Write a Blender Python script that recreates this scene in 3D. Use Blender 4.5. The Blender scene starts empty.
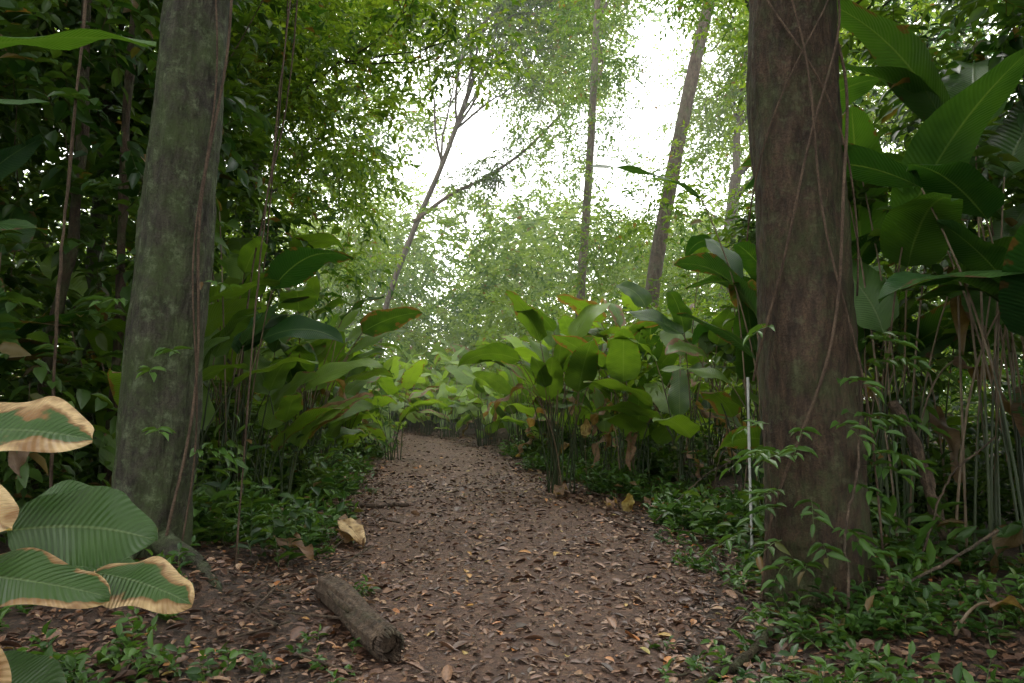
import bpy, math, random
import numpy as np
from mathutils import noise, Vector
R=np.random.RandomState(7); random.seed(7)
D=bpy.data
scene=bpy.context.scene
scene.view_settings.view_transform='Standard'; scene.view_settings.look='None'; scene.view_settings.exposure=0; scene.view_settings.gamma=1
def nrm(a): return a/np.maximum(np.linalg.norm(a,axis=-1,keepdims=True),1e-9)
UP=np.array([0,0,1.0])

# ---------------------------------------------------------------- geometry accumulator (all quads)
class Geo:
    def __init__(s): s.V=[];s.F=[];s.UV=[];s.R=[];s.A=[];s.M=[];s.n=0
    def add(s,v,f,uv,rnd,age,mat=0):
        v=np.asarray(v,float).reshape(-1,3); n=len(v)
        s.V.append(v); s.F.append(np.asarray(f,int)+s.n); s.UV.append(np.asarray(uv,float).reshape(-1,2))
        s.R.append(np.broadcast_to(np.asarray(rnd,float),(n,))); s.A.append(np.broadcast_to(np.asarray(age,float),(n,)))
        s.M.append(np.full(len(f),mat)); s.n+=n
    def build(s,name,mats,smooth=True,parent=None):
        V=np.concatenate(s.V);F=np.concatenate(s.F);UV=np.concatenate(s.UV)
        me=D.meshes.new(name); me.vertices.add(len(V)); me.loops.add(len(F)*4); me.polygons.add(len(F))
        me.vertices.foreach_set('co',V.astype(np.float32).ravel())
        me.loops.foreach_set('vertex_index',F.astype(np.int32).ravel())
        me.polygons.foreach_set('loop_start',(np.arange(len(F))*4).astype(np.int32))
        me.polygons.foreach_set('material_index',np.concatenate(s.M).astype(np.int32))
        me.polygons.foreach_set('use_smooth',np.full(len(F),smooth))
        me.update(calc_edges=True)
        ul=me.uv_layers.new(name='UVMap'); ul.data.foreach_set('uv',UV[F.ravel()].astype(np.float32).ravel())
        for nm,arr in (('rnd',s.R),('age',s.A)):
            a=me.attributes.new(nm,'FLOAT','POINT'); a.data.foreach_set('value',np.concatenate(arr).astype(np.float32))
        for m in mats: me.materials.append(m)
        ob=D.objects.new(name,me); scene.collection.objects.link(ob)
        if parent: ob.parent=parent
        return ob

def tube(g,pts,rad,sides=6,rnd=.5,age=0,mat=0,disp=None):
    pts=np.asarray(pts,float); n=len(pts); rad=np.broadcast_to(np.asarray(rad,float),(n,))
    T=nrm(np.gradient(pts,axis=0)); 
    ref=np.array([0.13,1,0.07]) if abs(T[:,1]).mean()<.8 else np.array([1,0,0.1])
    A=nrm(np.cross(T,ref)); B=np.cross(T,A)
    th=np.linspace(0,2*math.pi,sides+1)
    r=rad[:,None]*np.ones(sides+1)
    if disp is not None: r=disp(pts,th,r)
    P=pts[:,None]+r[...,None]*(np.cos(th)[None,:,None]*A[:,None]+np.sin(th)[None,:,None]*B[:,None])
    L=np.concatenate([[0],np.cumsum(np.linalg.norm(np.diff(pts,axis=0),axis=1))])
    uv=np.stack(np.broadcast_arrays(th[None]/(2*math.pi),L[:,None]),-1)
    i=np.arange(n-1)[:,None]*(sides+1)+np.arange(sides)[None]
    F=np.stack([i,i+1,i+sides+2,i+sides+1],-1).reshape(-1,4)
    g.add(P,F,uv,rnd,age,mat)

def mk_template(rows,fold=.15,droop=.25):
    v=[];uv=[];f=[]
    for k,(t,w) in enumerate(rows):
        for u in (-1,0,1):
            v.append((u*w*.5,t,abs(u)*w*.5*fold*2-droop*t*t)); uv.append((u*.5+.5,t))
    for k in range(len(rows)-1):
        a=k*3; f+= [(a,a+1,a+4,a+3),(a+1,a+2,a+5,a+4)]
    return np.array(v),np.array(f),np.array(uv)
T_MED=mk_template([(0,.04),(.25,.85),(.6,.95),(.85,.45),(1,.02)])
T_LOW=mk_template([(0,.1),(.45,1),(1,.04)],.2,.3)
T_ONE=(np.array([(0,0,0),(.5,.45,.08),(0,1,-.2),(-.5,.45,.08)],float),np.array([(0,1,2,3)]),np.array([(.5,0),(1,.45),(.5,1),(0,.45)],float))
def stamp(g,tpl,pos,along,normal,length,width,rnd,age,mat=0):
    v,f,uv=tpl; m=len(pos)
    Y=nrm(along); X=nrm(np.cross(Y,normal)); Z=np.cross(X,Y)
    L=np.broadcast_to(length,(m,)); W=np.broadcast_to(width,(m,))
    P=pos[:,None]+X[:,None]*(v[None,:,0:1]*W[:,None,None])+Y[:,None]*(v[None,:,1:2]*L[:,None,None])+Z[:,None]*(v[None,:,2:3]*L[:,None,None])
    F=(f[None]+np.arange(m)[:,None,None]*len(v)).reshape(-1,4)
    g.add(P,F,np.tile(uv,(m,1)),np.repeat(np.broadcast_to(rnd,(m,)),len(v)),np.repeat(np.broadcast_to(age,(m,)),len(v)),mat)

def twigs(g,o,d,L,K,ll,lw,tpl=T_LOW,droop=.3,stem=.004,aged=.03,rbase=None,mat=0,smat=1):
    N=len(o); d=nrm(d); L=np.broadcast_to(L,(N,))
    side=nrm(np.cross(d,UP)+1e-4); 
    t=((np.arange(K)+.7)/K)[None,:]
    p=o[:,None]+d[:,None]*(L[:,None]*t)[...,None]; p[...,2]-=(droop*L[:,None]*t*t)
    sg=np.where(np.arange(K)%2==0,1.,-1.)[None,:]; sg=np.broadcast_to(sg,(N,K)).copy(); sg[:,-1]*=.15
    al=d[:,None]*.75+side[:,None]*sg[...,None]*1.0+R.normal(0,.22,(N,K,3)); al[...,2]-=droop*.9*t+.1
    nm=np.array([0,0,1.0])+R.normal(0,.38,(N,K,3))
    sc=R.uniform(.65,1.2,(N,K))
    rb=R.uniform(0,1,N) if rbase is None else np.clip(rbase+R.normal(0,.12,N),0,1)
    rn=np.clip(rb[:,None]+R.normal(0,.13,(N,K)),0,1)
    ag=np.where(R.uniform(0,1,(N,K))<aged,R.uniform(.5,1,(N,K)),R.uniform(0,.25,(N,K)))
    stamp(g,tpl,p.reshape(-1,3),al.reshape(-1,3),nm.reshape(-1,3),(ll*sc).ravel(),(lw*sc).ravel(),rn.ravel(),ag.ravel(),mat)
    if stem>0:
        S=4; tt=np.linspace(0,1,S)[None,:]
        q=o[:,None]+d[:,None]*(L[:,None]*tt)[...,None]; q[...,2]-=(droop*L[:,None]*tt*tt)
        w=np.linspace(stem,stem*.4,S)[None,:,None]
        off=nrm(side+np.array([0,0,.6]))[:,None]*w
        P=np.stack([q-off,q+off],2).reshape(-1,3)
        i=(np.arange(N)[:,None]*S+np.arange(S-1)[None]).ravel()*2
        F=np.stack([i,i+1,i+3,i+2],-1)
        g.add(P,F,np.tile([.5,.5],(len(P),1)),.5,0,smat)

def blob(g,c,r,n,ll,lw,L=.6,K=8,tpl=T_LOW,**kw):
    c=np.array(c,float); r=np.array(r,float)
    u=nrm(R.normal(0,1,(n,3)))*(R.uniform(0.15,1,(n,1))**.45)
    o=c+u*r; d=nrm(u*[1,1,.5]+R.normal(0,.55,(n,3))+np.array([0,0,.1]))
    kw.setdefault('rbase',R.uniform(.2,.8))
    twigs(g,o,d,L*R.uniform(.6,1.3,n),K,ll,lw,tpl,**kw)

# ---------------------------------------------------------------- terrain functions
PY=np.array([-10,0,4.1,5.8,8.2,11.4,15.9,20,24,28,32,36,44])
PL=np.array([-1.1,-1.1,-1.15,-1.4,-1.85,-2.4,-2.95,-3.3,-3.9,-4.9,-6.6,-9.5,-20.])
PR=np.array([1.0,1.0,1.05,1.6,1.9,1.35,.55,-.15,-1.0,-2.3,-4.2,-7.,-17.])
def pathL(y): return np.interp(y,PY,PL)+.12*np.sin(y*2.1)+.08*np.sin(y*5.3+1)
def pathR(y): return np.interp(y,PY,PR)+.12*np.sin(y*1.7+2)+.07*np.sin(y*4.9)
def H(x,y):
    x=np.asarray(x,float);y=np.asarray(y,float)
    s=np.maximum(np.maximum(pathL(y)-x,x-pathR(y)),0)
    e=np.clip(s/2.2,0,1); e=e*e*(3-2*e)
    md=.30*np.exp(-(((x+2.25)/.7)**2+((y-5.6)/.5)**2))
    return md+.22*e+.05*e*np.sin(x*1.3+y*.7)+.035*np.clip(s,0,1)*np.sin(x*3.1-y*2.3)+.02*np.sin(x*2.3+.4)*np.sin(y*1.9)+.012*np.sin(x*7)*np.sin(y*6.1+1)

# ---------------------------------------------------------------- materials
def newmat(n):
    m=D.materials.new(n); m.use_nodes=True; nt=m.node_tree; nt.nodes.clear()
    out=nt.nodes.new('ShaderNodeOutputMaterial'); return m,nt,out
def N_(nt,t,**k):
    n=nt.nodes.new(t)
    for a,b in k.items(): setattr(n,a,b)
    return n
def inp(nt,n,i,v):
    if isinstance(v,bpy.types.NodeSocket): nt.links.new(v,n.inputs[i])
    else: n.inputs[i].default_value=v
def math_(nt,op,a,b=0.,c=0.,clamp=False):
    n=N_(nt,'ShaderNodeMath',operation=op,use_clamp=clamp)
    inp(nt,n,0,a);inp(nt,n,1,b);inp(nt,n,2,c); return n.outputs[0]
def mix(nt,f,a,b,bt='MIX'):
    n=N_(nt,'ShaderNodeMix',data_type='RGBA',blend_type=bt)
    inp(nt,n,0,f)
    for i,v in ((6,a),(7,b)):
        if isinstance(v,(tuple,list)): v=(*v[:3],1)
        inp(nt,n,i,v)
    return n.outputs[2]
def rng(nt,v,a,b,c=0.,d=1.):
    n=N_(nt,'ShaderNodeMapRange'); inp(nt,n,0,v)
    for i,x in ((1,a),(2,b),(3,c),(4,d)): inp(nt,n,i,x)
    return n.outputs[0]
def tex(nt,kind,co,scale,**k):
    n=N_(nt,kind); nt.links.new(co,n.inputs['Vector']); n.inputs['Scale'].default_value=scale
    for a,b in k.items(): n.inputs[a].default_value=b
    return n
def ramp(nt,f,stops):
    n=N_(nt,'ShaderNodeValToRGB'); inp(nt,n,0,f); e=n.color_ramp.elements
    while len(e)<len(stops): e.new(.5)
    for i,(p,c) in enumerate(stops): e[i].position=p; e[i].color=(*c,1)
    return n.outputs[0]
def attr(nt,n): a=N_(nt,'ShaderNodeAttribute',attribute_name=n); return a.outputs['Fac']

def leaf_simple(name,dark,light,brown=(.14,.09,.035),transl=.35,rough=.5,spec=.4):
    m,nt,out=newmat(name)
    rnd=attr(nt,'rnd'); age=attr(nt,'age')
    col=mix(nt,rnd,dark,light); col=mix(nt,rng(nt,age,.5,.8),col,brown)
    if spec==0:
        p=N_(nt,'ShaderNodeBsdfDiffuse'); nt.links.new(col,p.inputs[0])
    else:
        p=N_(nt,'ShaderNodeBsdfPrincipled'); nt.links.new(col,p.inputs['Base Color']); p.inputs['Roughness'].default_value=rough; p.inputs['Specular IOR Level'].default_value=spec
    if transl==0: nt.links.new(p.outputs[0],out.inputs[0]); return m
    tcol=mix(nt,1.,col,(1.7,1.5,.5),'MULTIPLY')
    t=N_(nt,'ShaderNodeBsdfTranslucent'); nt.links.new(tcol,t.inputs[0])
    mx=N_(nt,'ShaderNodeMixShader'); mx.inputs[0].default_value=transl
    nt.links.new(p.outputs[0],mx.inputs[1]); nt.links.new(t.outputs[0],mx.inputs[2]); nt.links.new(mx.outputs[0],out.inputs[0])
    return m

def leaf_mat(name,dark,light,brown=(.12,.07,.03),rim=(.22,.15,.08),transl=.35,rough=.4,ribs=0,back=1.35,ribc=.05,bz=.3):
    m,nt,out=newmat(name)
    geo=N_(nt,'ShaderNodeNewGeometry'); uv=N_(nt,'ShaderNodeUVMap'); uv.uv_map='UVMap'
    sx=N_(nt,'ShaderNodeSeparateXYZ'); nt.links.new(uv.outputs[0],sx.inputs[0])
    rnd=attr(nt,'rnd'); age=attr(nt,'age')
    nz=tex(nt,'ShaderNodeTexNoise',geo.outputs['Position'],7,Detail=1.).outputs[0]
    f=math_(nt,'ADD',rnd,math_(nt,'MULTIPLY',math_(nt,'SUBTRACT',nz,.5),.6),clamp=True)
    col=mix(nt,f,dark,light)
    e=math_(nt,'ABSOLUTE',math_(nt,'MULTIPLY',math_(nt,'SUBTRACT',sx.outputs[0],.5),2.))
    ph=math_(nt,'SUBTRACT',math_(nt,'MULTIPLY',sx.outputs[1],float(ribs)),math_(nt,'MULTIPLY',e,ribs*.13))
    s=math_(nt,'SINE',math_(nt,'MULTIPLY',ph,6.2832))
    col=mix(nt,math_(nt,'MULTIPLY',rng(nt,s,.2,1.),ribc),col,tuple(min(1,c*1.7) for c in light))
    rib=rng(nt,e,.015,.05,1.,0.)
    col=mix(nt,math_(nt,'MULTIPLY',rib,.5),col,(.13,.2,.07))
    b=N_(nt,'ShaderNodeBump'); b.inputs['Strength'].default_value=bz; b.inputs['Distance'].default_value=.005
    nt.links.new(math_(nt,'ADD',s,math_(nt,'MULTIPLY',rib,-2.)),b.inputs['Height'])
    n2=tex(nt,'ShaderNodeTexNoise',geo.outputs['Position'],11,Detail=3.).outputs[0]
    tipf=math_(nt,'MULTIPLY',math_(nt,'POWER',sx.outputs[1],3.),.15)
    q=math_(nt,'ADD',math_(nt,'ADD',age,math_(nt,'MULTIPLY',e,.42)),math_(nt,'ADD',math_(nt,'MULTIPLY',n2,.65),tipf))
    m1=rng(nt,q,1.03,1.07); m2=rng(nt,q,1.08,1.15)
    rimc=mix(nt,rng(nt,n2,.42,.7),rim,brown)
    col=mix(nt,m1,col,brown); col=mix(nt,m2,col,rimc)
    tcol=mix(nt,1.,col,(1.6,1.5,.5),'MULTIPLY')
    bcol=mix(nt,math_(nt,'MULTIPLY',geo.outputs['Backfacing'],.8),col,mix(nt,1.,col,(back*1.1,back,back*1.2),'MULTIPLY'))
    p=N_(nt,'ShaderNodeBsdfPrincipled'); nt.links.new(bcol,p.inputs['Base Color'])
    inp(nt,p,'Roughness',rng(nt,nz,.3,.7,rough-.08,rough+.12)); p.inputs['Specular IOR Level'].default_value=.45
    t=N_(nt,'ShaderNodeBsdfTranslucent'); nt.links.new(tcol,t.inputs[0])
    nt.links.new(b.outputs[0],p.inputs['Normal'])
    mx=N_(nt,'ShaderNodeMixShader'); mx.inputs[0].default_value=transl
    nt.links.new(p.outputs[0],mx.inputs[1]); nt.links.new(t.outputs[0],mx.inputs[2]); nt.links.new(mx.outputs[0],out.inputs[0])
    return m

def bark_mat(name,c1,c2,moss,moss_lo=.5,moss_hi=.62,lichen=(.22,.26,.2),lic=.0,scale=1.,bz=.6):
    m,nt,out=newmat(name)
    geo=N_(nt,'ShaderNodeNewGeometry')
    mp=N_(nt,'ShaderNodeMapping'); nt.links.new(geo.outputs['Position'],mp.inputs[0]); mp.inputs['Scale'].default_value=(1,1,.28)
    a=tex(nt,'ShaderNodeTexNoise',mp.outputs[0],16*scale,Detail=5.,Roughness=.65).outputs[0]
    v=tex(nt,'ShaderNodeTexVoronoi',mp.outputs[0],34*scale).outputs['Distance']
    fine=tex(nt,'ShaderNodeTexNoise',geo.outputs['Position'],70*scale,Detail=3.,Roughness=.7).outputs[0]
    big=tex(nt,'ShaderNodeTexNoise',geo.outputs['Position'],2.6*scale,Detail=4.,Roughness=.65).outputs[0]
    sp=tex(nt,'ShaderNodeTexNoise',geo.outputs['Position'],9*scale,Detail=5.,Roughness=.75).outputs[0]
    col=mix(nt,rng(nt,a,.36,.64),c1,c2)
    col=mix(nt,rng(nt,fine,.4,.65,0.,.6),col,tuple(x*.35 for x in c1))
    k=math_(nt,'ADD',math_(nt,'MULTIPLY',big,.6),math_(nt,'MULTIPLY',sp,.4))
    col=mix(nt,rng(nt,k,moss_lo,moss_hi,0.,.85),col,moss)
    col=mix(nt,math_(nt,'MULTIPLY',rng(nt,sp,.54,.66),lic),col,lichen)
    p=N_(nt,'ShaderNodeBsdfPrincipled'); nt.links.new(col,p.inputs['Base Color']); p.inputs['Roughness'].default_value=.8
    p.inputs['Specular IOR Level'].default_value=.3
    b=N_(nt,'ShaderNodeBump'); b.inputs['Strength'].default_value=bz; b.inputs['Distance'].default_value=.03
    h=math_(nt,'ADD',math_(nt,'ADD',a,math_(nt,'MULTIPLY',v,.6)),math_(nt,'MULTIPLY',fine,.5))
    nt.links.new(h,b.inputs['Height']); nt.links.new(b.outputs[0],p.inputs['Normal']); nt.links.new(p.outputs[0],out.inputs[0])
    return m

def soil_mat(name,lo,hi,leafy=.6,k=1.):
    m,nt,out=newmat(name)
    geo=N_(nt,'ShaderNodeNewGeometry'); P=geo.outputs['Position']
    wn=N_(nt,'ShaderNodeTexNoise'); nt.links.new(P,wn.inputs['Vector']); wn.inputs['Scale'].default_value=9
    va=N_(nt,'ShaderNodeVectorMath',operation='MULTIPLY_ADD'); nt.links.new(wn.outputs['Color'],va.inputs[0]); va.inputs[1].default_value=(.12,.12,.12); nt.links.new(P,va.inputs[2])
    v=tex(nt,'ShaderNodeTexVoronoi',va.outputs[0],17); v2=tex(nt,'ShaderNodeTexVoronoi',va.outputs[0],40)
    n=tex(nt,'ShaderNodeTexNoise',P,1.3,Detail=6.,Roughness=.7).outputs[0]
    f=tex(nt,'ShaderNodeTexNoise',P,55,Detail=5.,Roughness=.7).outputs[0]
    col=mix(nt,rng(nt,n,.3,.7),lo,hi)
    s=N_(nt,'ShaderNodeSeparateColor'); nt.links.new(v.outputs['Color'],s.inputs[0])
    s2=N_(nt,'ShaderNodeSeparateColor'); nt.links.new(v2.outputs['Color'],s2.inputs[0])
    q=lambda c:tuple(x*k for x in c)
    lc=ramp(nt,s.outputs[0],[(0,q((.05,.025,.015))),(.4,q((.13,.065,.038))),(.75,q((.22,.115,.065))),(1,q((.34,.21,.13)))])
    lc2=ramp(nt,s2.outputs[1],[(0,q((.05,.028,.02))),(.5,q((.15,.085,.052))),(1,q((.3,.18,.11)))])
    col=mix(nt,math_(nt,'MULTIPLY',rng(nt,s2.outputs[0],.45,.5),leafy),col,lc2)
    col=mix(nt,math_(nt,'MULTIPLY',rng(nt,s.outputs[1],.6,.65),leafy),col,lc)
    col=mix(nt,rng(nt,f,.3,.55,.6,0.),col,(.02,.013,.01))
    p=N_(nt,'ShaderNodeBsdfPrincipled'); nt.links.new(col,p.inputs['Base Color']); p.inputs['Roughness'].default_value=.75
    b=N_(nt,'ShaderNodeBump'); b.inputs['Strength'].default_value=.9; b.inputs['Distance'].default_value=.028
    h=math_(nt,'ADD',math_(nt,'ADD',f,math_(nt,'MULTIPLY',s2.outputs[0],.5)),math_(nt,'MULTIPLY',s.outputs[1],.5))
    nt.links.new(h,b.inputs['Height']); nt.links.new(b.outputs[0],p.inputs['Normal']); nt.links.new(p.outputs[0],out.inputs[0])
    return m
def litter_mat(name):
    m,nt,out=newmat(name); geo=N_(nt,'ShaderNodeNewGeometry')
    col=ramp(nt,attr(nt,'rnd'),[(0,(.04,.022,.014)),(.3,(.10,.05,.03)),(.55,(.17,.085,.047)),(.75,(.26,.145,.08)),(.88,(.40,.26,.15)),(.93,(.48,.18,.05)),(.98,(.42,.33,.09)),(1.,(.08,.11,.03))])
    n=tex(nt,'ShaderNodeTexNoise',geo.outputs['Position'],60,Detail=3.).outputs[0]
    col=mix(nt,rng(nt,n,.4,.7,0.,.5),col,(.03,.02,.014))
    p=N_(nt,'ShaderNodeBsdfPrincipled'); nt.links.new(col,p.inputs['Base Color']); p.inputs['Roughness'].default_value=.5
    nt.links.new(p.outputs[0],out.inputs[0]); return m

M_SOIL=soil_mat('soil',(.03,.02,.013),(.065,.04,.026),.6,.7)
M_PATH=soil_mat('trodden_earth',(.08,.042,.028),(.155,.087,.058),.65,.9)
M_LIT=litter_mat('dead_leaf')
M_CAL=leaf_mat('calathea_leaf',(.018,.055,.012),(.12,.215,.03),transl=.45,rough=.40,ribs=30)
M_CALF=leaf_mat('lit_calathea_leaf',(.035,.09,.016),(.17,.28,.045),transl=.5,rough=.42,ribs=20)  # lighter copy of the calathea leaf: far-end brightness put into the colour
M_HEL=leaf_mat('heliconia_leaf',(.014,.05,.012),(.06,.14,.022),brown=(.08,.05,.02),rim=(.14,.10,.05),transl=.4,rough=.40,ribs=40)
M_BIG=leaf_mat('old_broad_leaf',(.020,.058,.010),(.05,.11,.02),brown=(.19,.11,.035),rim=(.50,.40,.18),transl=.25,rough=.42,ribs=24,ribc=.03,bz=.6)
M_UND=leaf_simple('understory_leaf',(.014,.045,.010),(.08,.155,.026),transl=.38,rough=.42)
M_DENSE=leaf_simple('dense_leaf',(.015,.045,.012),(.05,.12,.026),transl=.0,spec=0)
M_HERB=leaf_simple('herb_leaf',(.025,.07,.014),(.08,.17,.028),transl=.3,rough=.42)
M_CAN=leaf_simple('canopy_leaf',(.03,.085,.016),(.16,.26,.04),transl=.5,rough=.5)
M_FAR=leaf_simple('hazed_far_leaf',(.06,.13,.03),(.21,.31,.08),transl=.5,spec=0)  # paler greens: distance haze put into the leaf colour
M_STEM=leaf_mat('stem',(.022,.038,.012),(.04,.06,.018),brown=(.09,.06,.03),rim=(.16,.12,.07),transl=.0,rough=.5,ribs=1)
M_TWIG=leaf_simple('twig_bark',(.06,.045,.03),(.1,.08,.055),transl=0.,spec=0)
M_BARKL=bark_mat('mossy_bark',(.020,.018,.012),(.075,.072,.048),(.05,.075,.022),.42,.60,(.15,.185,.11),.5,bz=1.)
M_BARKR=bark_mat('brown_bark',(.028,.019,.012),(.09,.058,.035),(.042,.055,.018),.46,.63,(.12,.12,.07),.35,scale=1.1,bz=1.)
M_BARKB=bark_mat('grey_bark',(.05,.038,.028),(.13,.10,.075),(.06,.08,.035),.5,.65,(.2,.2,.16),.3)
M_VINE=bark_mat('vine_bark',(.05,.032,.02),(.13,.09,.058),(.06,.07,.03),.6,.75)
M_DEAD=bark_mat('dead_wood',(.05,.035,.025),(.17,.12,.08),(.05,.055,.028),.5,.66,bz=1.)
def plain(name,c,r):
    m,nt,out=newmat(name); geo=N_(nt,'ShaderNodeNewGeometry')
    n=tex(nt,'ShaderNodeTexNoise',geo.outputs['Position'],14,Detail=5.).outputs[0]
    p=N_(nt,'ShaderNodeBsdfPrincipled'); nt.links.new(mix(nt,rng(nt,n,.4,.75,0.,.7),c,tuple(x*.4 for x in c)),p.inputs['Base Color'])
    p.inputs['Roughness'].default_value=r; nt.links.new(p.outputs[0],out.inputs[0]); return m
M_PVC=plain('weathered_white_paint',(.5,.52,.48),.5)

# ---------------------------------------------------------------- ground + path
xs=np.concatenate([np.linspace(-160,-14,30),np.linspace(-13.6,13.6,200),np.linspace(14,160,30)])
ys=np.concatenate([np.linspace(-120,-3,16),np.linspace(-2,30,240),np.linspace(31,60,60),np.linspace(62,200,25)])
X,Y=np.meshgrid(xs,ys); Z=H(X,Y)
ins=(X>pathL(Y)+.25)&(X<pathR(Y)-.25); Z=Z-np.where(ins,.05,0)
g=Geo(); nx=len(xs); i=(np.arange(len(ys)-1)[:,None]*nx+np.arange(nx-1)[None]).ravel()
g.add(np.stack([X,Y,Z],-1),np.stack([i,i+1,i+nx+1,i+nx],-1),np.stack([X,Y],-1),.5,0); g.build('ground',[M_SOIL])
g=Geo(); ys2=np.linspace(-8,44,520); c=34; U=np.linspace(0,1,c)
X=pathL(ys2)[:,None]*(1-U)+pathR(ys2)[:,None]*U; Y=np.broadcast_to(ys2[:,None],X.shape)
Z=H(X,Y)+.012-.05*(np.abs(U*2-1)**8)[None]
Z=Z+.006*np.sin(X*23+np.sin(Y*17)*2)*np.sin(Y*19)
i=(np.arange(len(ys2)-1)[:,None]*c+np.arange(c-1)[None]).ravel()
g.add(np.stack([X,Y,Z],-1),np.stack([i,i+1,i+c+1,i+c],-1),np.stack([X,Y],-1),.5,0); g.build('dirt_path',[M_PATH])

def litter(name,n,y0,y1,pw,sz,side,tpl,sidepow=1.):
    y=y0+(y1-y0)*R.uniform(0,1,n)**pw
    l=pathL(y)-side; r=pathR(y)+side; x=l+(r-l)*R.uniform(0,1,n)
    keep=(x<pathL(y)+.5)|(x>pathR(y)-.6)|(R.uniform(0,1,n)<sidepow); x=x[keep];y=y[keep]; n=len(x)
    p=np.stack([x,y,H(x,y)+.010+R.uniform(0,.012,n)],-1)
    a=R.uniform(0,6.28,n); al=np.stack([np.cos(a),np.sin(a),R.normal(0,.14,n)],-1)
    nm=np.array([0,0,1.])+R.normal(0,.25,(n,3))
    L=sz*np.clip(R.lognormal(0,.45,n),.3,1.8)
    g=Geo(); stamp(g,tpl,p,al,nm,L,L*R.uniform(.35,.75,n),np.clip(R.beta(1.5,1.7,n),0,1),0); g.build(name,[M_LIT])
T_CURL=mk_template([(0,.1),(.2,.7),(.5,1),(.8,.7),(1,.04)],.18,-.12)
litter('leaf_litter',29000,3.2,15,1.35,.040,1.6,T_CURL,.6)
litter('fallen_leaves',3200,3.4,18,1.3,.07,1.5,T_CURL,.6)
litter('fallen_leaves',12000,11,40,1.2,.08,1.2,T_ONE,.4)

# ---------------------------------------------------------------- trunks
def trunk_disp(seed,flare,lobes,amp,zbase=0.):
    def f(pts,th,r):
        z=(pts[:,2]-zbase)[:,None]
        t=th[None,:]
        k=flare*np.exp(-np.maximum(z,0)/.33)*(.55+.45*np.cos(lobes*t+seed)+.25*np.cos((lobes+2)*t+seed*2.3))
        k2=.07*np.cos(3*t+z*.4+seed)+.04*np.cos(5*t-z*.7+seed*3)
        out=r*(1+k+k2*.6)
        for a in range(r.shape[0]):
            for b in range(r.shape[1]):
                tb=0 if b==r.shape[1]-1 else b
                v=Vector((math.cos(th[tb])*2.2+seed,math.sin(th[tb])*2.2,pts[a,2]*1.6+pts[a,1]*.5))
                out[a,b]+=amp*(noise.noise(v)+.5*noise.noise(v*2.7)+.3*noise.noise(v*7))
        return out
    return f
def bez(ps,n):
    ps=np.asarray(ps,float); t=np.linspace(0,1,len(ps)); tt=np.linspace(0,1,n)
    out=np.stack([np.interp(tt,t,ps[:,k]) for k in range(3)],-1)
    k=max(1,n//len(ps)//1)
    ker=np.ones(k)/k
    for c in range(3):
        pad=np.concatenate([2*out[0,c]-out[1:k+1,c][::-1],out[:,c],2*out[-1,c]-out[-k-1:-1,c][::-1]])
        out[:,c]=np.convolve(pad,ker,'same')[k:-k]
    return out
def rot_toward(d,ang):
    a=nrm(np.cross(d,nrm(R.normal(0,1,3)))); return nrm(d*math.cos(ang)+a*math.sin(ang))
def grow(g,p,d,L,r,depth,tips,mat=0,bend=.25,upb=.1):
    n=6; pts=[p]; dd=d
    for k in range(n):
        dd=nrm(dd+R.normal(0,bend*.4,3)+UP*upb*.3); pts.append(pts[-1]+dd*L/n)
    tube(g,pts,np.linspace(r,r*.62,n+1),6 if r<.15 else 10,mat=mat)
    if depth==0: tips.append((pts[-1],dd)); return
    if depth<=2: tips.append((pts[3],dd))
    for k in range(R.randint(2,4)):
        grow(g,pts[-1],rot_toward(dd,R.uniform(.35,.85)),L*R.uniform(.6,.8),r*.6,depth-1,tips,mat,bend,upb)
def hash_(s): return (sum(ord(c)*(i+3) for i,c in enumerate(s))%97)/9.
def tree(name,trunk_pts,r0,r1,bark,leafm,depth=3,L=3.,n_tw=40,cl=1.1,ll=.14,lw=.06,K=8,tpl=T_LOW,flare=.5,limbs=4,sides=28,rbase=None):
    par=D.objects.new(name,None); scene.collection.objects.link(par)
    g=Geo(); pts=bez(trunk_pts,60 if sides<40 else 170); 
    tube(g,pts,np.linspace(r0,r1,len(pts)),sides,disp=trunk_disp(hash_(name),flare,3,.03 if sides>=40 else .012,pts[0][2]))
    tips=[]; d=nrm(pts[-1]-pts[-4])
    for k in range(limbs):
        grow(g,pts[-1] if k<2 else pts[int(len(pts)*R.uniform(.72,.97))],rot_toward(d,R.uniform(.2,1.0)),L*R.uniform(.8,1.2),r1*.6,depth,tips,0)
    g.build('trunk_and_limbs',[bark],parent=par)
    g=Geo()
    for p,dd in tips:
        blob(g,p,np.array([1,1,.65])*cl*R.uniform(.7,1.3),n_tw,ll,lw,L=cl*.6,K=K,tpl=tpl,rbase=rbase)
    g.build('crown_foliage',[leafm,M_TWIG],parent=par)
    return par,tips

tree('mossy_tree',[(-2.80,6.1,-.15),(-2.72,6.1,1.),(-2.62,6.1,2.6),(-2.50,6.12,4.5),(-2.3,6.2,7.5),(-2.2,6.3,9.5)],.30,.21,M_BARKL,M_DENSE,depth=3,L=2.4,n_tw=16,cl=1.2,ll=.2,lw=.1,K=7,sides=72,flare=.3)
tree('brown_barked_tree',[(2.14,5.6,-.15),(2.10,5.6,1.),(2.05,5.6,2.6),(1.99,5.6,4.4),(2.1,5.5,7.5),(2.3,5.4,10)],.36,.25,M_BARKR,M_DENSE,depth=3,L=2.6,n_tw=16,cl=1.2,ll=.2,lw=.1,K=7,sides=72,flare=.12)

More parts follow.
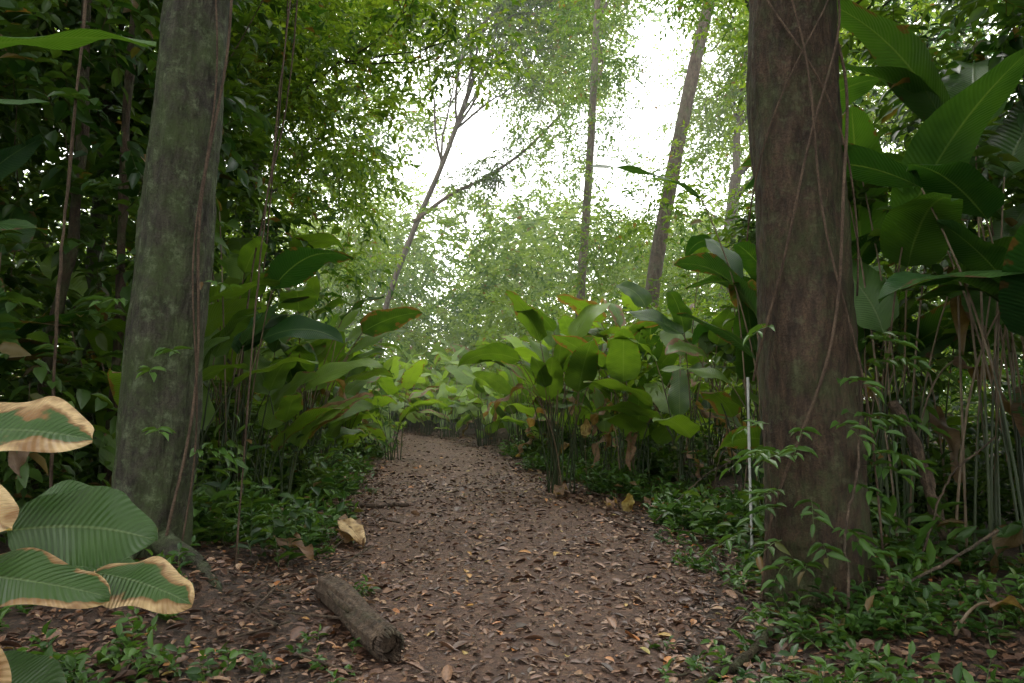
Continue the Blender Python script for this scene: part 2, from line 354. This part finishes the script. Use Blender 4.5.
tree('slender_tree',[(2.0,25,0),(2.15,25,4.5),(2.5,25,9),(2.8,25,15)],.16,.10,M_BARKB,M_CAN,L=2.2,n_tw=22,cl=1.3,ll=.16,lw=.08,flare=.3,depth=2)
tree('leaning_tree',[(3.2,20,0),(3.5,20,4.2),(4.3,20,8.2),(5.1,20.3,11.5),(5.8,20.5,14)],.2,.14,M_BARKB,M_CAN,L=2.4,n_tw=20,cl=1.2,ll=.14,lw=.07,flare=.3,depth=2)
tree('spreading_tree',[(-6.0,34,0),(-5.6,34,5),(-4.0,33.5,9),(-3.0,33,11),(-1.6,33,15)],.12,.10,M_BARKB,M_CAN,L=3.4,n_tw=22,cl=1.5,ll=.2,lw=.1,flare=.3,depth=3,limbs=9)
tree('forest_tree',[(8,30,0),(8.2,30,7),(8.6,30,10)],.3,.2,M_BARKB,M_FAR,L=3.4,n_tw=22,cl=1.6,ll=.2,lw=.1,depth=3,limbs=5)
tree('forest_tree',[(-6.5,18,0),(-6.2,18,4),(-5.6,17.8,8)],.15,.1,M_BARKL,M_CAN,L=2.4,n_tw=22,cl=1.1,ll=.17,lw=.085,depth=3,limbs=6)
tree('forest_tree',[(-4.6,13,0),(-4.5,13,3),(-4.2,13,6.)],.08,.05,M_BARKL,M_CAN,L=1.7,n_tw=20,cl=.9,ll=.16,lw=.075,depth=2,limbs=5)
tree('forest_tree',[(-5.3,9.8,0),(-5.2,9.8,3),(-5.0,9.8,6.)],.12,.08,M_BARKL,M_UND,L=1.9,n_tw=20,cl=.9,ll=.17,lw=.085,depth=2,limbs=5)
tree('forest_tree',[(5.2,14,0),(5.3,14,3),(5.0,14,7)],.1,.07,M_BARKL,M_CAN,L=2.,n_tw=22,cl=1.,ll=.13,lw=.06,depth=2,limbs=4)

# ---------------------------------------------------------------- understory & forest masses
def mass(name,box,n,r,tw,ll,lw,mat,L=.6,K=8,tpl=T_LOW,rej=None,**kw):
    g=Geo(); b=np.array(box,float); c=0
    while c<n:
        p=b[:,0]+(b[:,1]-b[:,0])*R.uniform(0,1,3)
        c+=1
        if rej is not None and rej(p): continue
        rr=R.uniform(*r); blob(g,p,(rr,rr,rr*.75),tw,ll,lw,L=L,K=K,tpl=tpl,rbase=R.uniform(.05,.95),**kw)
    g.build(name,[mat,M_TWIG])
def onpath(p,m=.6): return pathL(p[1])-m<p[0]<pathR(p[1])+m
def gap(p):
    sx=p[0]/p[1]; sz=(p[2]-1.5)/p[1]
    return (abs(sx+.06+.1*(sz-.35))<.09 and .20<sz<.50 or abs(sx-.2)<.07 and sz>.32) and R.uniform()<.88
mass('understory_foliage',((-9,-3.2),(6.5,13),(.3,7.5)),110,(.5,1.0),34,.21,.105,M_UND,L=.55,K=7,tpl=T_MED,rej=lambda p:p[0]>-3.3-(p[1]-6.5)*.10)
mass('shrub_foliage',((-10,-2.2),(12,24),(.3,11)),110,(.7,1.3),42,.17,.085,M_CAN,L=.6,stem=.003,rej=lambda p:p[0]>pathL(p[1])-.5+max(0,p[2]-4)*.2)
mass('shrub_thicket',((1,12),(12,27),(.3,12)),150,(.7,1.3),46,.14,.065,M_CAN,L=.6,stem=.003,rej=lambda p:p[0]<pathR(p[1])+1.6 or (p[1]<16 and p[2]>5) or gap(p))
mass('right_understory',((3.6,9.5),(6,12),(.3,7)),80,(.5,1.0),38,.18,.085,M_UND,L=.5,K=7,tpl=T_MED)
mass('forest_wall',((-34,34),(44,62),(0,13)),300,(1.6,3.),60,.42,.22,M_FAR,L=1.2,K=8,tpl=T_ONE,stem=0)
mass('forest_edge',((-20,22),(29,44),(.3,8.5)),220,(1.,2.),50,.26,.13,M_CAN,L=.9,K=8,tpl=T_ONE,stem=0,rej=lambda p:onpath(p,1.5) )
mass('far_canopy',((-26,30),(32,56),(11,30)),170,(1.5,2.8),60,.34,.17,M_CAN,L=1.1,K=8,tpl=T_ONE,stem=0,rej=gap)
mass('side_forest',((-30,-9),(-4,30),(0,14)),150,(1.2,2.2),40,.34,.18,M_DENSE,L=.9,K=7,tpl=T_ONE,stem=0)
mass('side_forest',((9.5,30),(-4,30),(0,14)),150,(1.2,2.2),40,.34,.18,M_DENSE,L=.9,K=7,tpl=T_ONE,stem=0)
mass('light_blocking_canopy',((-11,11),(-9,12),(6.5,12)),190,(1.0,1.9),36,.38,.21,M_DENSE,L=.9,K=7,tpl=T_ONE,stem=0,rej=lambda p:(abs(p[0])<1.8+.3*max(p[1]-1,0) and p[1]>-1.) or p[2]<1.6+p[1]*.62)  # unseen leaf roof added to darken the sides, open above the path
mass('light_blocker_behind',((-12,12),(-14,-5),(0,10)),80,(1.2,2.2),40,.34,.18,M_DENSE,L=.9,K=7,tpl=T_ONE,stem=0,rej=lambda p:abs(p[0])<1.8)  # unseen foliage added behind the camera to block light

# ---------------------------------------------------------------- broad-leaved plants
def paddle(g,root,start,az,phi,L,W,droop,roll=0.,rnd=.5,age=0.,nv=13,nu=6,sr=.012,wav=.03,shape=.62,ctrl=None):
    root=np.array(root,float);start=np.array(start,float)
    out=np.array([math.cos(az),math.sin(az),0]); d0=out*math.sin(phi)+UP*math.cos(phi)
    if ctrl is None: ctrl=start-d0*np.linalg.norm(start-root)*.45
    t=np.linspace(0,1,9)[:,None]
    pts=(1-t)**2*root+2*t*(1-t)*ctrl+t*t*start
    tube(g,pts,np.linspace(sr,sr*.55,9),6,rnd=rnd,age=age*.9,mat=1)
    v=np.linspace(0,1,nv); ph=phi+droop*v**1.2
    dirs=out[None]*np.sin(ph)[:,None]+UP[None]*np.cos(ph)[:,None]
    mid=start+np.concatenate([[np.zeros(3)],np.cumsum((dirs[:-1]+dirs[1:])/2*(L/(nv-1)),0)])
    side0=np.array([-math.sin(az),math.cos(az),0])
    nor=np.cross(dirs,side0[None]); nor=nor*np.sign(nor[0,2]+1e-6) if abs(nor[0,2])>.05 else nor
    S=side0[None]*math.cos(roll)+nor*math.sin(roll); Nn=nor*math.cos(roll)-side0[None]*math.sin(roll)
    w=W*.5*np.clip(np.sin(math.pi*np.clip(v,0,1)**shape),0,1)**.62; w[0]=.004; w[-1]=.003
    u=np.linspace(-1,1,nu*2-1 if nu%2==0 else nu)
    ph1,ph2=R.uniform(0,6.28,2)
    fold=R.uniform(.08,.35)
    zz=np.abs(u)[None]*w[:,None]*fold+wav*(np.abs(u)**1.5)[None]*(np.sin(v*13+ph1)[:,None]*(u>0)+np.sin(v*11+ph2)[:,None]*(u<0))-.25*(u**2)[None]*w[:,None]*.6
    P=mid[:,None]+S[:,None]*(u[None]*w[:,None])[...,None]+Nn[:,None]*zz[...,None]
    nn=len(u); i=(np.arange(nv-1)[:,None]*nn+np.arange(nn-1)[None]).ravel()
    uv=np.stack(np.broadcast_arrays(u[None]*.5+.5,v[:,None]),-1)
    g.add(P,np.stack([i,i+1,i+nn+1,i+nn],-1),uv,rnd,age,0)
def clump(g,x,y,n,h,bl,bw,spread=.35,rb=.5,dead=.05,azr=None,nu=4,lowf=.3):
    z=float(H(x,y))
    for k in range(n):
        az=R.uniform(0,6.283) if azr is None else R.uniform(*azr)
        rt=(x+R.normal(0,.12),y+R.normal(0,.12),z-.03); o=np.array([math.cos(az),math.sin(az),0])
        L=bl*R.uniform(.7,1.15); W=bw*R.uniform(.8,1.2)*L/bl
        hh=(h-L*.5)*R.uniform(lowf,1.0); inner=R.uniform(0,1)
        isdead=R.uniform()<dead
        st=np.array(rt)+o*(spread*hh*(.3+.8*inner))+UP*hh
        ctrl=np.array(rt)+o*spread*hh*.15+UP*hh*.6
        phi=.25+.8*inner+R.uniform(-.1,.2)
        if isdead: paddle(g,rt,st*[1,1,.7],az,1.9,L*.7,W*.4,1.1,R.normal(0,.5),.5,R.uniform(.6,.9),wav=.07,ctrl=ctrl,nu=nu)
        else: paddle(g,rt,st,az,phi,L,W,R.uniform(.4,1.4),R.normal(0,.4),np.clip(rb+R.normal(0,.25),0,1),R.uniform(0,.3) if R.uniform()<.88 else R.uniform(.3,.5),ctrl=ctrl,nu=nu)
def clump_obj(name,mats,*a,**k):
    g=Geo(); clump(g,*a,**k); return g.build(name,mats)
MC=[M_CAL,M_STEM]; MH=[M_HEL,M_STEM]
clump_obj('calathea_plant',MC,.75,12.6,22,3.0,.95,.42,spread=.3,rb=.6,lowf=.55)
for (x,y,n,h) in [(1.9,12.2,14,2.6),(2.5,11.2,14,2.7),(3.1,10.2,14,2.8),(2.2,14,15,3.4),(3.3,12.8,16,3.6),(4.2,11,15,3.5),(3.1,8.9,10,2.2),(1.3,15.5,14,2.8),(4.4,9.2,14,3.3),(.9,17.5,14,2.8),(1.7,13.2,14,2.2),(2.9,13.9,14,4.0)]:
    clump_obj('calathea_plant',MC,x,y,n,h,1.0,.42,rb=R.uniform(.15,.65),dead=.16)
for (x,y,n,h) in [(-2.85,9.6,12,2.5),(-3.3,8.4,10,2.3),(-2.9,11,16,3.3),(-3.5,10.2,15,3.5),(-3.4,12.6,15,3.2),(-4.3,11.4,15,3.9),(-3.5,14.8,14,2.8),(-4.0,16.4,14,3.0),(-3.4,7.5,8,1.9),(-4.2,8.6,13,3.1),(-3.3,13.6,14,2.4)]:
    clump_obj('calathea_plant',MC,x,y,n,h,.95,.40,rb=R.uniform(.25,.85),dead=.14)
g=Geo(); y=17.
while y<38:
    for s in (-1,1):
        for off in (.3,1.3,2.5,3.7,5.2):
            e=pathL(y)-off if s<0 else pathR(y)+off
            clump(g,e+R.normal(0,.25),y+R.normal(0,.4),11,R.uniform(2.0,3.4)+off*.12,1.05,.47,rb=R.uniform(.2,.95),nu=3,lowf=.12)
    y+=1.3
for k in range(36): clump(g,R.uniform(-6,6),R.uniform(33,41),11,R.uniform(2.6,4.2),1.1,.5,rb=R.uniform(.4,1),nu=3,lowf=.15)
g.build('calathea_thicket',[M_CALF,M_STEM])
for (x,y,n,h) in [(3.2,6.6,9,4.1),(4.0,6.1,10,4.4),(3.5,7.9,10,4.2),(4.7,7.2,10,4.8),(3.0,7.8,7,3.2),(5.3,6.4,9,4.5),(4.2,5.0,9,4.6),(3.2,10.,9,4.6),(3.6,5.3,9,3.6),(4.4,8.4,10,3.6),(2.7,8.6,9,4.9),(3.5,6.0,10,5.0),(3.9,5.6,8,2.6)]:
    clump_obj('heliconia_plant',MH,x,y,n,h,1.4,.5,spread=.2,rb=R.uniform(.1,.65),dead=.1,lowf=.4)
for (x,y,n,h) in [(-4.3,6.6,9,3.6),(-5.2,7.2,9,4.2),(-4.4,5.2,6,4.6),(-3.1,8.6,6,4.0),(-4.6,6.0,7,2.4)]:
    clump_obj('heliconia_plant',MH,x,y,n,h,1.2,.46,spread=.2,rb=R.uniform(.0,.4),lowf=.5)
g=Geo()
paddle(g,(-4.0,4.4,0.1),(-3.3,4.6,3.55),.1,1.35,1.15,.34,.3,.2,.8,.1)
paddle(g,(-4.0,4.4,0.1),(-3.6,4.3,3.0),-.3,1.2,1.0,.34,.6,.3,.3,.1)
paddle(g,(-4.0,4.4,0.1),(-3.9,4.8,3.1),.5,.8,1.0,.34,.9,.3,.3,.1)
paddle(g,(-4.0,4.4,0.1),(-3.8,4.8,2.4),.3,1.0,.9,.34,.9,.3,.3,.2)
g.build('heliconia_plant',MH)

# near-left broad leaves with dried margins
g=Geo(); rt=(-2.1,2.5,.2)
for (st,az,phi,L,W,dr,roll,rn,ag) in [
  ((-1.86,2.62,1.38),-.1,1.5,.52,.34,.25,.55,.5,.50),
  ((-1.56,2.50,1.08),.2,1.45,.44,.32,.5,.75,.35,.12),
  ((-1.66,2.30,1.00),-.05,1.6,.54,.24,.2,.45,.45,.32),
  ((-1.24,2.42,.97),-.25,1.65,.34,.20,.3,.5,.6,.46),
  ((-1.76,2.35,1.17),-.3,1.5,.40,.26,.4,.5,.5,.62),
  ((-1.70,2.2,.74),-.3,1.5,.42,.32,.3,.6,.7,.36),
  ((-1.95,2.8,1.6),2.2,1.2,.45,.3,.5,0,.3,.2),
  ((-1.95,2.2,.9),-2.2,1.2,.45,.3,.5,0,.4,.3),
  ((-1.75,2.9,.85),.6,1.4,.42,.3,.5,.4,.3,.1),
  ((-1.7,2.5,.60),-.2,1.4,.38,.28,.5,.6,.4,.2),
  ((-1.9,3.1,1.05),.3,1.4,.42,.3,.5,.5,.4,.2)]:
    paddle(g,rt,st,az,phi,L,W,dr,roll,rn,ag,nv=28,nu=8,sr=.009,wav=.016,shape=.8)
g.build('broad_leaved_plant',[M_BIG,M_STEM])

# ---------------------------------------------------------------- lianas, sprigs, herbs
def line(name,pts,r,mat,n=40,wob=.02,sides=7):
    p=bez(pts,n); p=p+np.cumsum(R.normal(0,wob*.3,(n,3)),0)*np.sin(np.linspace(0,math.pi,n))[:,None]
    g=Geo(); tube(g,p,np.linspace(r,r*.8,n),sides,disp=lambda q,t,rr:rr*(1+.15*np.sin(np.arange(len(q))*.9)[:,None])); return g.build(name,[mat])
def trunk_vine(name,cx,cy,z0,z1,th0,th1,rr0,rr1,r):
    n=120; z=np.linspace(z0,z1,n); th=np.linspace(th0,th1,n)+.16*np.sin(z*2.3+th0*3); rad=np.linspace(rr0,rr1,n)
    X0=np.interp(z,[0,1,2.6,4.4,7],[2.14,2.10,2.05,1.99,2.1]) if cx>0 else np.interp(z,[0,1,2.6,4.5,7.5],[-2.8,-2.72,-2.62,-2.5,-2.3])
    g=Geo(); tube(g,np.stack([X0+rad*np.cos(th),cy+rad*np.sin(th),z],-1),r,6); g.build(name,[M_VINE])
q=-math.pi/2
trunk_vine('liana',1,5.6,0.1,5.5,q-1.4,q+2.6,.42,.33,.011)
trunk_vine('liana',1,5.6,1.6,6.0,q-1.6,q+2.9,.39,.32,.009)
trunk_vine('liana',1,5.6,2.2,5.6,q+1.7,q-2.2,.38,.32,.007)
trunk_vine('liana',1,5.6,.2,6.5,q+1.2,q-1.3,.41,.32,.008)
trunk_vine('liana',1,5.6,2.6,5.4,q-1.8,q+2.4,.37,.32,.006)
trunk_vine('liana',-1,6.1,.2,7,q+.9,q+1.3,.37,.30,.012)
trunk_vine('liana',-1,6.1,.2,7,q+1.2,q+.6,.37,.29,.008)
line('hanging_vine',[(-2.15,6.3,.2),(-2.05,6.3,2),(-1.95,6.5,4),(-1.6,6.6,8)],.008,M_VINE)
line('hanging_vine',[(-3.1,9,1.2),(-3.0,9,3.0),(-2.6,9,5),(-2.4,9,8)],.011,M_VINE)
line('hanging_vine',[(-3.6,6.3,.0),(-3.55,6.2,2),(-3.45,6.2,4),(-3.4,6.2,7)],.014,M_VINE)
line('hanging_vine',[(-3.4,10,.5),(-3.1,10,3.5),(-2.9,10,6),(-2.9,10,9)],.010,M_VINE)
for k in range(9):
    x=R.uniform(-6.5,-3.2); y=R.uniform(6.5,11); line('hanging_vine',[(x,y,.1),(x+R.normal(0,.3),y,2.5),(x+R.normal(0,.5),y,4.5),(x+R.normal(0,.7),y,8)],R.uniform(.005,.012),M_VINE,wob=.05)
line('dark_sapling',[(-4.6,7.6,.0),(-4.4,7.6,2),(-4.1,7.6,3.2),(-4.2,7.6,7)],.06,M_BARKR,sides=12)
line('dark_sapling',[(-4.0,7.9,.0),(-3.9,7.9,2),(-3.95,7.9,4.2),(-3.6,7.6,7)],.05,M_BARKR,sides=12)
line('fallen_branch',[(1.75,4.7,.03),(2.3,5.0,.2),(2.9,5.2,.45),(3.2,5.3,.62)],.012,M_DEAD)
line('fallen_branch',[(.9,4.1,.02),(1.4,4.6,.05),(1.8,5.1,.08)],.03,M_BARKR)
line('dead_stick',[(2.02,4.9,.0),(2.08,5.0,.7),(2.2,5.05,1.35)],.009,M_DEAD)
line('dead_stick',[(2.75,5.6,.15),(3.1,5.7,.9),(3.5,5.8,1.2)],.008,M_DEAD)
line('dead_stick',[(-2.2,10.4,.08),(-1.75,10.6,.05),(-1.35,10.5,.07)],.03,M_DEAD)
line('dead_stick',[(1.6,9.,.1),(2.2,9.1,.55),(2.6,9.2,.8)],.008,M_DEAD)
line('leaning_dead_trunk',[(3.35,6.0,.1),(3.15,6.05,.8),(2.9,6.1,1.45)],.05,M_DEAD,sides=12)
for k in range(80):
    y=R.uniform(4.2,14); s=R.choice([-1,1]); x=(pathL(y)-R.uniform(-.5,.8)) if s<0 else (pathR(y)+R.uniform(-.4,.8)); a=R.uniform(0,3.14); l=R.uniform(.15,.45)
    z=float(H(x,y)); line('dead_stick',[(x-l*math.cos(a),y-l*math.sin(a),z+.02),(x,y,z+.04),(x+l*math.cos(a),y+l*math.sin(a),z+.03+R.uniform(0,.1))],R.uniform(.004,.011),M_DEAD,n=14,wob=.01,sides=5)
line('white_marker_pole',[(2.14,7.2,0),(2.13,7.2,.8),(2.13,7.2,1.7)],.014,M_PVC,n=24,wob=0,sides=14)

# rotten log: a broken length of branch with a hollow splintered end and a side stub
g=Geo(); pts=bez([(-.70,4.62,.09),(-.90,4.95,.11),(-1.08,5.35,.13),(-1.30,5.75,.13)],46)
def logd(pts,th,r):
    o=trunk_disp(3.,0,3,.022,-5)(pts,th,r); k=np.linspace(0,1,len(pts))[:,None]
    o*=1+.07*np.sin(th*9+k*3)[None,:] if False else 1+.06*np.sin(th[None]*9+k*4)
    return o
tube(g,pts,np.linspace(.088,.10,46),48,disp=logd)
ax=nrm(pts[0]-pts[3])
# splintered rim: thin slivers running out of the near end
Aa=nrm(np.cross(ax,UP)); Bb=np.cross(ax,Aa)
for k in range(22):
    t=k/22*2*math.pi; e=Aa*math.cos(t)+Bb*math.sin(t); L=R.uniform(.02,.11)
    tube(g,[pts[1]+e*.075,pts[0]+e*.078+ax*L*.5,pts[0]+e*.07+ax*L],[.016,.012,.002],5)
for e,rr in ((0,.072),(-1,.085)):
    s=ax if e==0 else -ax
    tube(g,[pts[e]-s*.06,pts[e]-s*.055,pts[e]-s*.05],[rr,rr*.5,.001],24)
tube(g,bez([(-.95,5.05,.14),(-1.06,5.0,.22),(-1.15,5.02,.30)],12),np.linspace(.035,.012,12),8)
g.build('rotten_log',[M_DEAD])
g=Geo()
for a,l,r in [(-1.4,.8,.08),(-.7,1.0,.08),(-2.3,.8,.09)]:
    c=np.array([-2.79,6.1,0]); d=np.array([math.cos(a),math.sin(a),0])
    p=[c+d*(.2+l*t) for t in np.linspace(0,1,24)]; p=np.array(p); p[:,2]=H(p[:,0],p[:,1])+.12*np.linspace(1,0,24)**2*1.6-.03*np.linspace(0,1,24)
    tube(g,p,np.linspace(r*1.3,r*.25,24),14,disp=trunk_disp(a,0,3,.02,-5))
g.build('mossy_tree_roots',[M_BARKL])
g=Geo()
for (x,y,az,L,W) in [(-1.75,8.3,-1.0,.6,.22),(.75,12.0,-1.8,.5,.2),(-2.0,9.,-.3,.4,.16),(3.0,6.2,-1.2,.5,.2),(1.3,10.3,-2,.25,.14),(2.7,4.6,.3,.4,.16),(-2.1,7.2,-.6,.5,.18),(1.9,10.8,-2.,.4,.16)]:
    z=float(H(x,y)); paddle(g,(x-.25*math.cos(az),y-.25*math.sin(az),z),(x,y,z+.16),az,1.7,L,W,.15,R.normal(0,.4),.5,.75,nu=6,wav=.05)
g.build('dried_leaves',[M_CAL,M_STEM])
g=Geo()
for (x,y,az,ph,L,W,z0) in [(1.48,10.3,-1.5,.3,.28,.17,.03),(1.1,12.0,-1.6,.5,.34,.16,.9),(-1.72,8.2,-.9,1.75,.5,.2,.22)]:
    z=float(H(x,y))+z0; paddle(g,(x+.05,y+.12,float(H(x,y))),(x,y,z),az,ph,L,W,.4,.2,.5,.8,nu=6,wav=.02,sr=.006)
g.build('pale_dried_leaves',[M_BIG,M_STEM])

# climbing sprigs on the brown tree and low herbs
g=Geo(); n=34; th=R.uniform(-math.pi*.95,.2,n); z=R.uniform(.35,2.0,n)
o=np.stack([2.1+.36*np.cos(th),5.6+.36*np.sin(th),z],-1); d=np.stack([np.cos(th),np.sin(th)-.2,R.uniform(-.1,.5,n)],-1)
twigs(g,o,d,R.uniform(.2,.5,n),7,.13,.04,T_MED,droop=.35,stem=.003,rbase=.5); g.build('climbing_sprigs',[M_HERB,M_STEM])
g=Geo(); n=8; th=R.uniform(-2.6,0,n); o=np.stack([-2.75+.33*np.cos(th),6.1+.33*np.sin(th),R.uniform(.6,2.6,n)],-1)
twigs(g,o,np.stack([np.cos(th),np.sin(th),R.uniform(0,.4,n)],-1),.3,6,.13,.045,T_MED,droop=.3,rbase=.7); g.build('climbing_sprigs',[M_HERB,M_STEM])
def herbs(name,x,y,h,K,ll,lw,mat=M_HERB,nst=3,tpl=T_MED):
    g=Geo(); n=len(x); x=np.repeat(x,nst);y=np.repeat(y,nst)
    x=x+R.normal(0,.05,len(x)); y=y+R.normal(0,.05,len(x))
    o=np.stack([x,y,H(x,y)-.01],-1); d=np.stack([R.normal(0,.4,len(x)),R.normal(0,.4,len(x)),np.ones(len(x))],-1)
    twigs(g,o,d,h*R.uniform(.3,1.4,len(x)),K,ll,lw,tpl,droop=.25,stem=.003)
    g.build(name,[mat,M_STEM])
def edge_pts(n,y0,y1,side,w0,w1,pw=1.4):
    m=max(3,n//9); cy=y0+(y1-y0)*R.uniform(0,1,m)**pw; co=w0+(w1-w0)*R.uniform(0,1,m)
    k=R.randint(0,m,n); y=cy[k]+R.normal(0,.22,n); off=np.maximum(co[k]+R.normal(0,.22,n),w0*.6)
    return (pathR(y)+off if side>0 else pathL(y)-off),y
x,y=edge_pts(330,3.6,9,1,.15,2.6); herbs('ground_herbs',x,y,.25,6,.085,.04)
x,y=edge_pts(90,3.6,9,-1,.6,2.4); herbs('ground_herbs',x,y,.2,6,.08,.04)
x,y=edge_pts(60,3.8,14,1,-.5,.3); herbs('ground_herbs',x,y,.12,5,.06,.03,nst=2)
x,y=edge_pts(50,3.8,14,-1,-.5,.3); herbs('ground_herbs',x,y,.12,5,.06,.03,nst=2)
x,y=edge_pts(400,8,20,1,.1,1.4); herbs('ground_herbs',x,y,.38,6,.12,.055)
x,y=edge_pts(260,8,20,-1,.05,1.2); herbs('ground_herbs',x,y,.45,6,.12,.055)
x,y=edge_pts(34,3.2,6,1,1.0,2.6); herbs('broadleaf_seedlings',x,y,.5,6,.2,.075,nst=2)
x,y=edge_pts(20,6.6,9,-1,.5,2.6); herbs('broadleaf_seedlings',x,y,.6,6,.2,.08,nst=2)
x,y=edge_pts(220,7,20,1,.5,3.5); herbs('undergrowth',x,y,1.1,8,.16,.07,M_UND)
x,y=edge_pts(220,7,20,-1,.5,3.5); herbs('undergrowth',x,y,1.1,8,.16,.07,M_UND)
# epiphyte tuft seated on a limb that crosses the opening
g=Geo(); limb=bez([(-4.1,33.4,8.9),(-2.6,33.2,10.0),(-1.1,33,10.6),(.6,33,11.8),(2.2,33,13.5)],40)
tube(g,limb,np.linspace(.09,.05,40),8,mat=1)
for c,rr,n in [((-1.2,33,10.9),(.7,.6,.5),60),((-1.0,33,10.3),(.4,.4,.6),40),((-.2,33,11.5),(.6,.6,.4),30),((-2.3,33.1,10.3),(.6,.6,.5),30),((1.,33,12.4),(1.,.8,.6),50)]:
    blob(g,c,rr,n,.22,.08,L=.55,K=7,droop=.7,stem=.006,rbase=.3)
g.build('epiphyte_branch',[M_CAN,M_TWIG])

# thin scattering volume added to stand in for the camera's haze and bloom
bpy.ops.mesh.primitive_cube_add(size=1,location=(0,49,14)); ms=bpy.context.object; ms.name='bloom_haze_volume'; ms.scale=(90,64,30)
m,nt,out=newmat('added_haze'); vs=nt.nodes.new('ShaderNodeVolumeScatter'); vs.inputs['Density'].default_value=.0045; vs.inputs['Anisotropy'].default_value=.4
nt.links.new(vs.outputs[0],out.inputs['Volume']); ms.data.materials.append(m)

# ---------------------------------------------------------------- light
w=D.worlds.new('World'); scene.world=w; w.use_nodes=True; nt=w.node_tree
bg=nt.nodes['Background']; sky=nt.nodes.new('ShaderNodeTexSky'); sky.sky_type='NISHITA'; sky.sun_disc=False
EL,ROT=math.radians(58),math.radians(-5)
sky.sun_elevation=EL; sky.sun_rotation=ROT
nt.links.new(sky.outputs[0],bg.inputs[0]); bg.inputs[1].default_value=.05
b2=nt.nodes.new('ShaderNodeBackground'); b2.inputs[0].default_value=(1,.99,.96,1); b2.inputs[1].default_value=5.0   # bright cloud layer
ad=nt.nodes.new('ShaderNodeAddShader'); nt.links.new(bg.outputs[0],ad.inputs[0]); nt.links.new(b2.outputs[0],ad.inputs[1])
nt.links.new(ad.outputs[0],nt.nodes['World Output'].inputs[0])
l=D.lights.new('sun','SUN'); l.energy=1.5; l.angle=math.radians(25); l.color=(1,.96,.88)
lo=D.objects.new('sun',l); scene.collection.objects.link(lo)
sd=Vector((math.sin(ROT)*math.cos(EL),math.cos(ROT)*math.cos(EL),math.sin(EL)))
lo.rotation_euler=sd.to_track_quat('Z','Y').to_euler()

cam=D.cameras.new('camera'); cam.lens=28; cam.sensor_width=36; cam.clip_end=600
co=D.objects.new('camera',cam); scene.collection.objects.link(co); co.location=(0,0,1.5)
co.rotation_euler=(math.radians(90+3.85),0,0); scene.camera=co
print('faces',sum(len(m.polygons) for m in D.meshes))
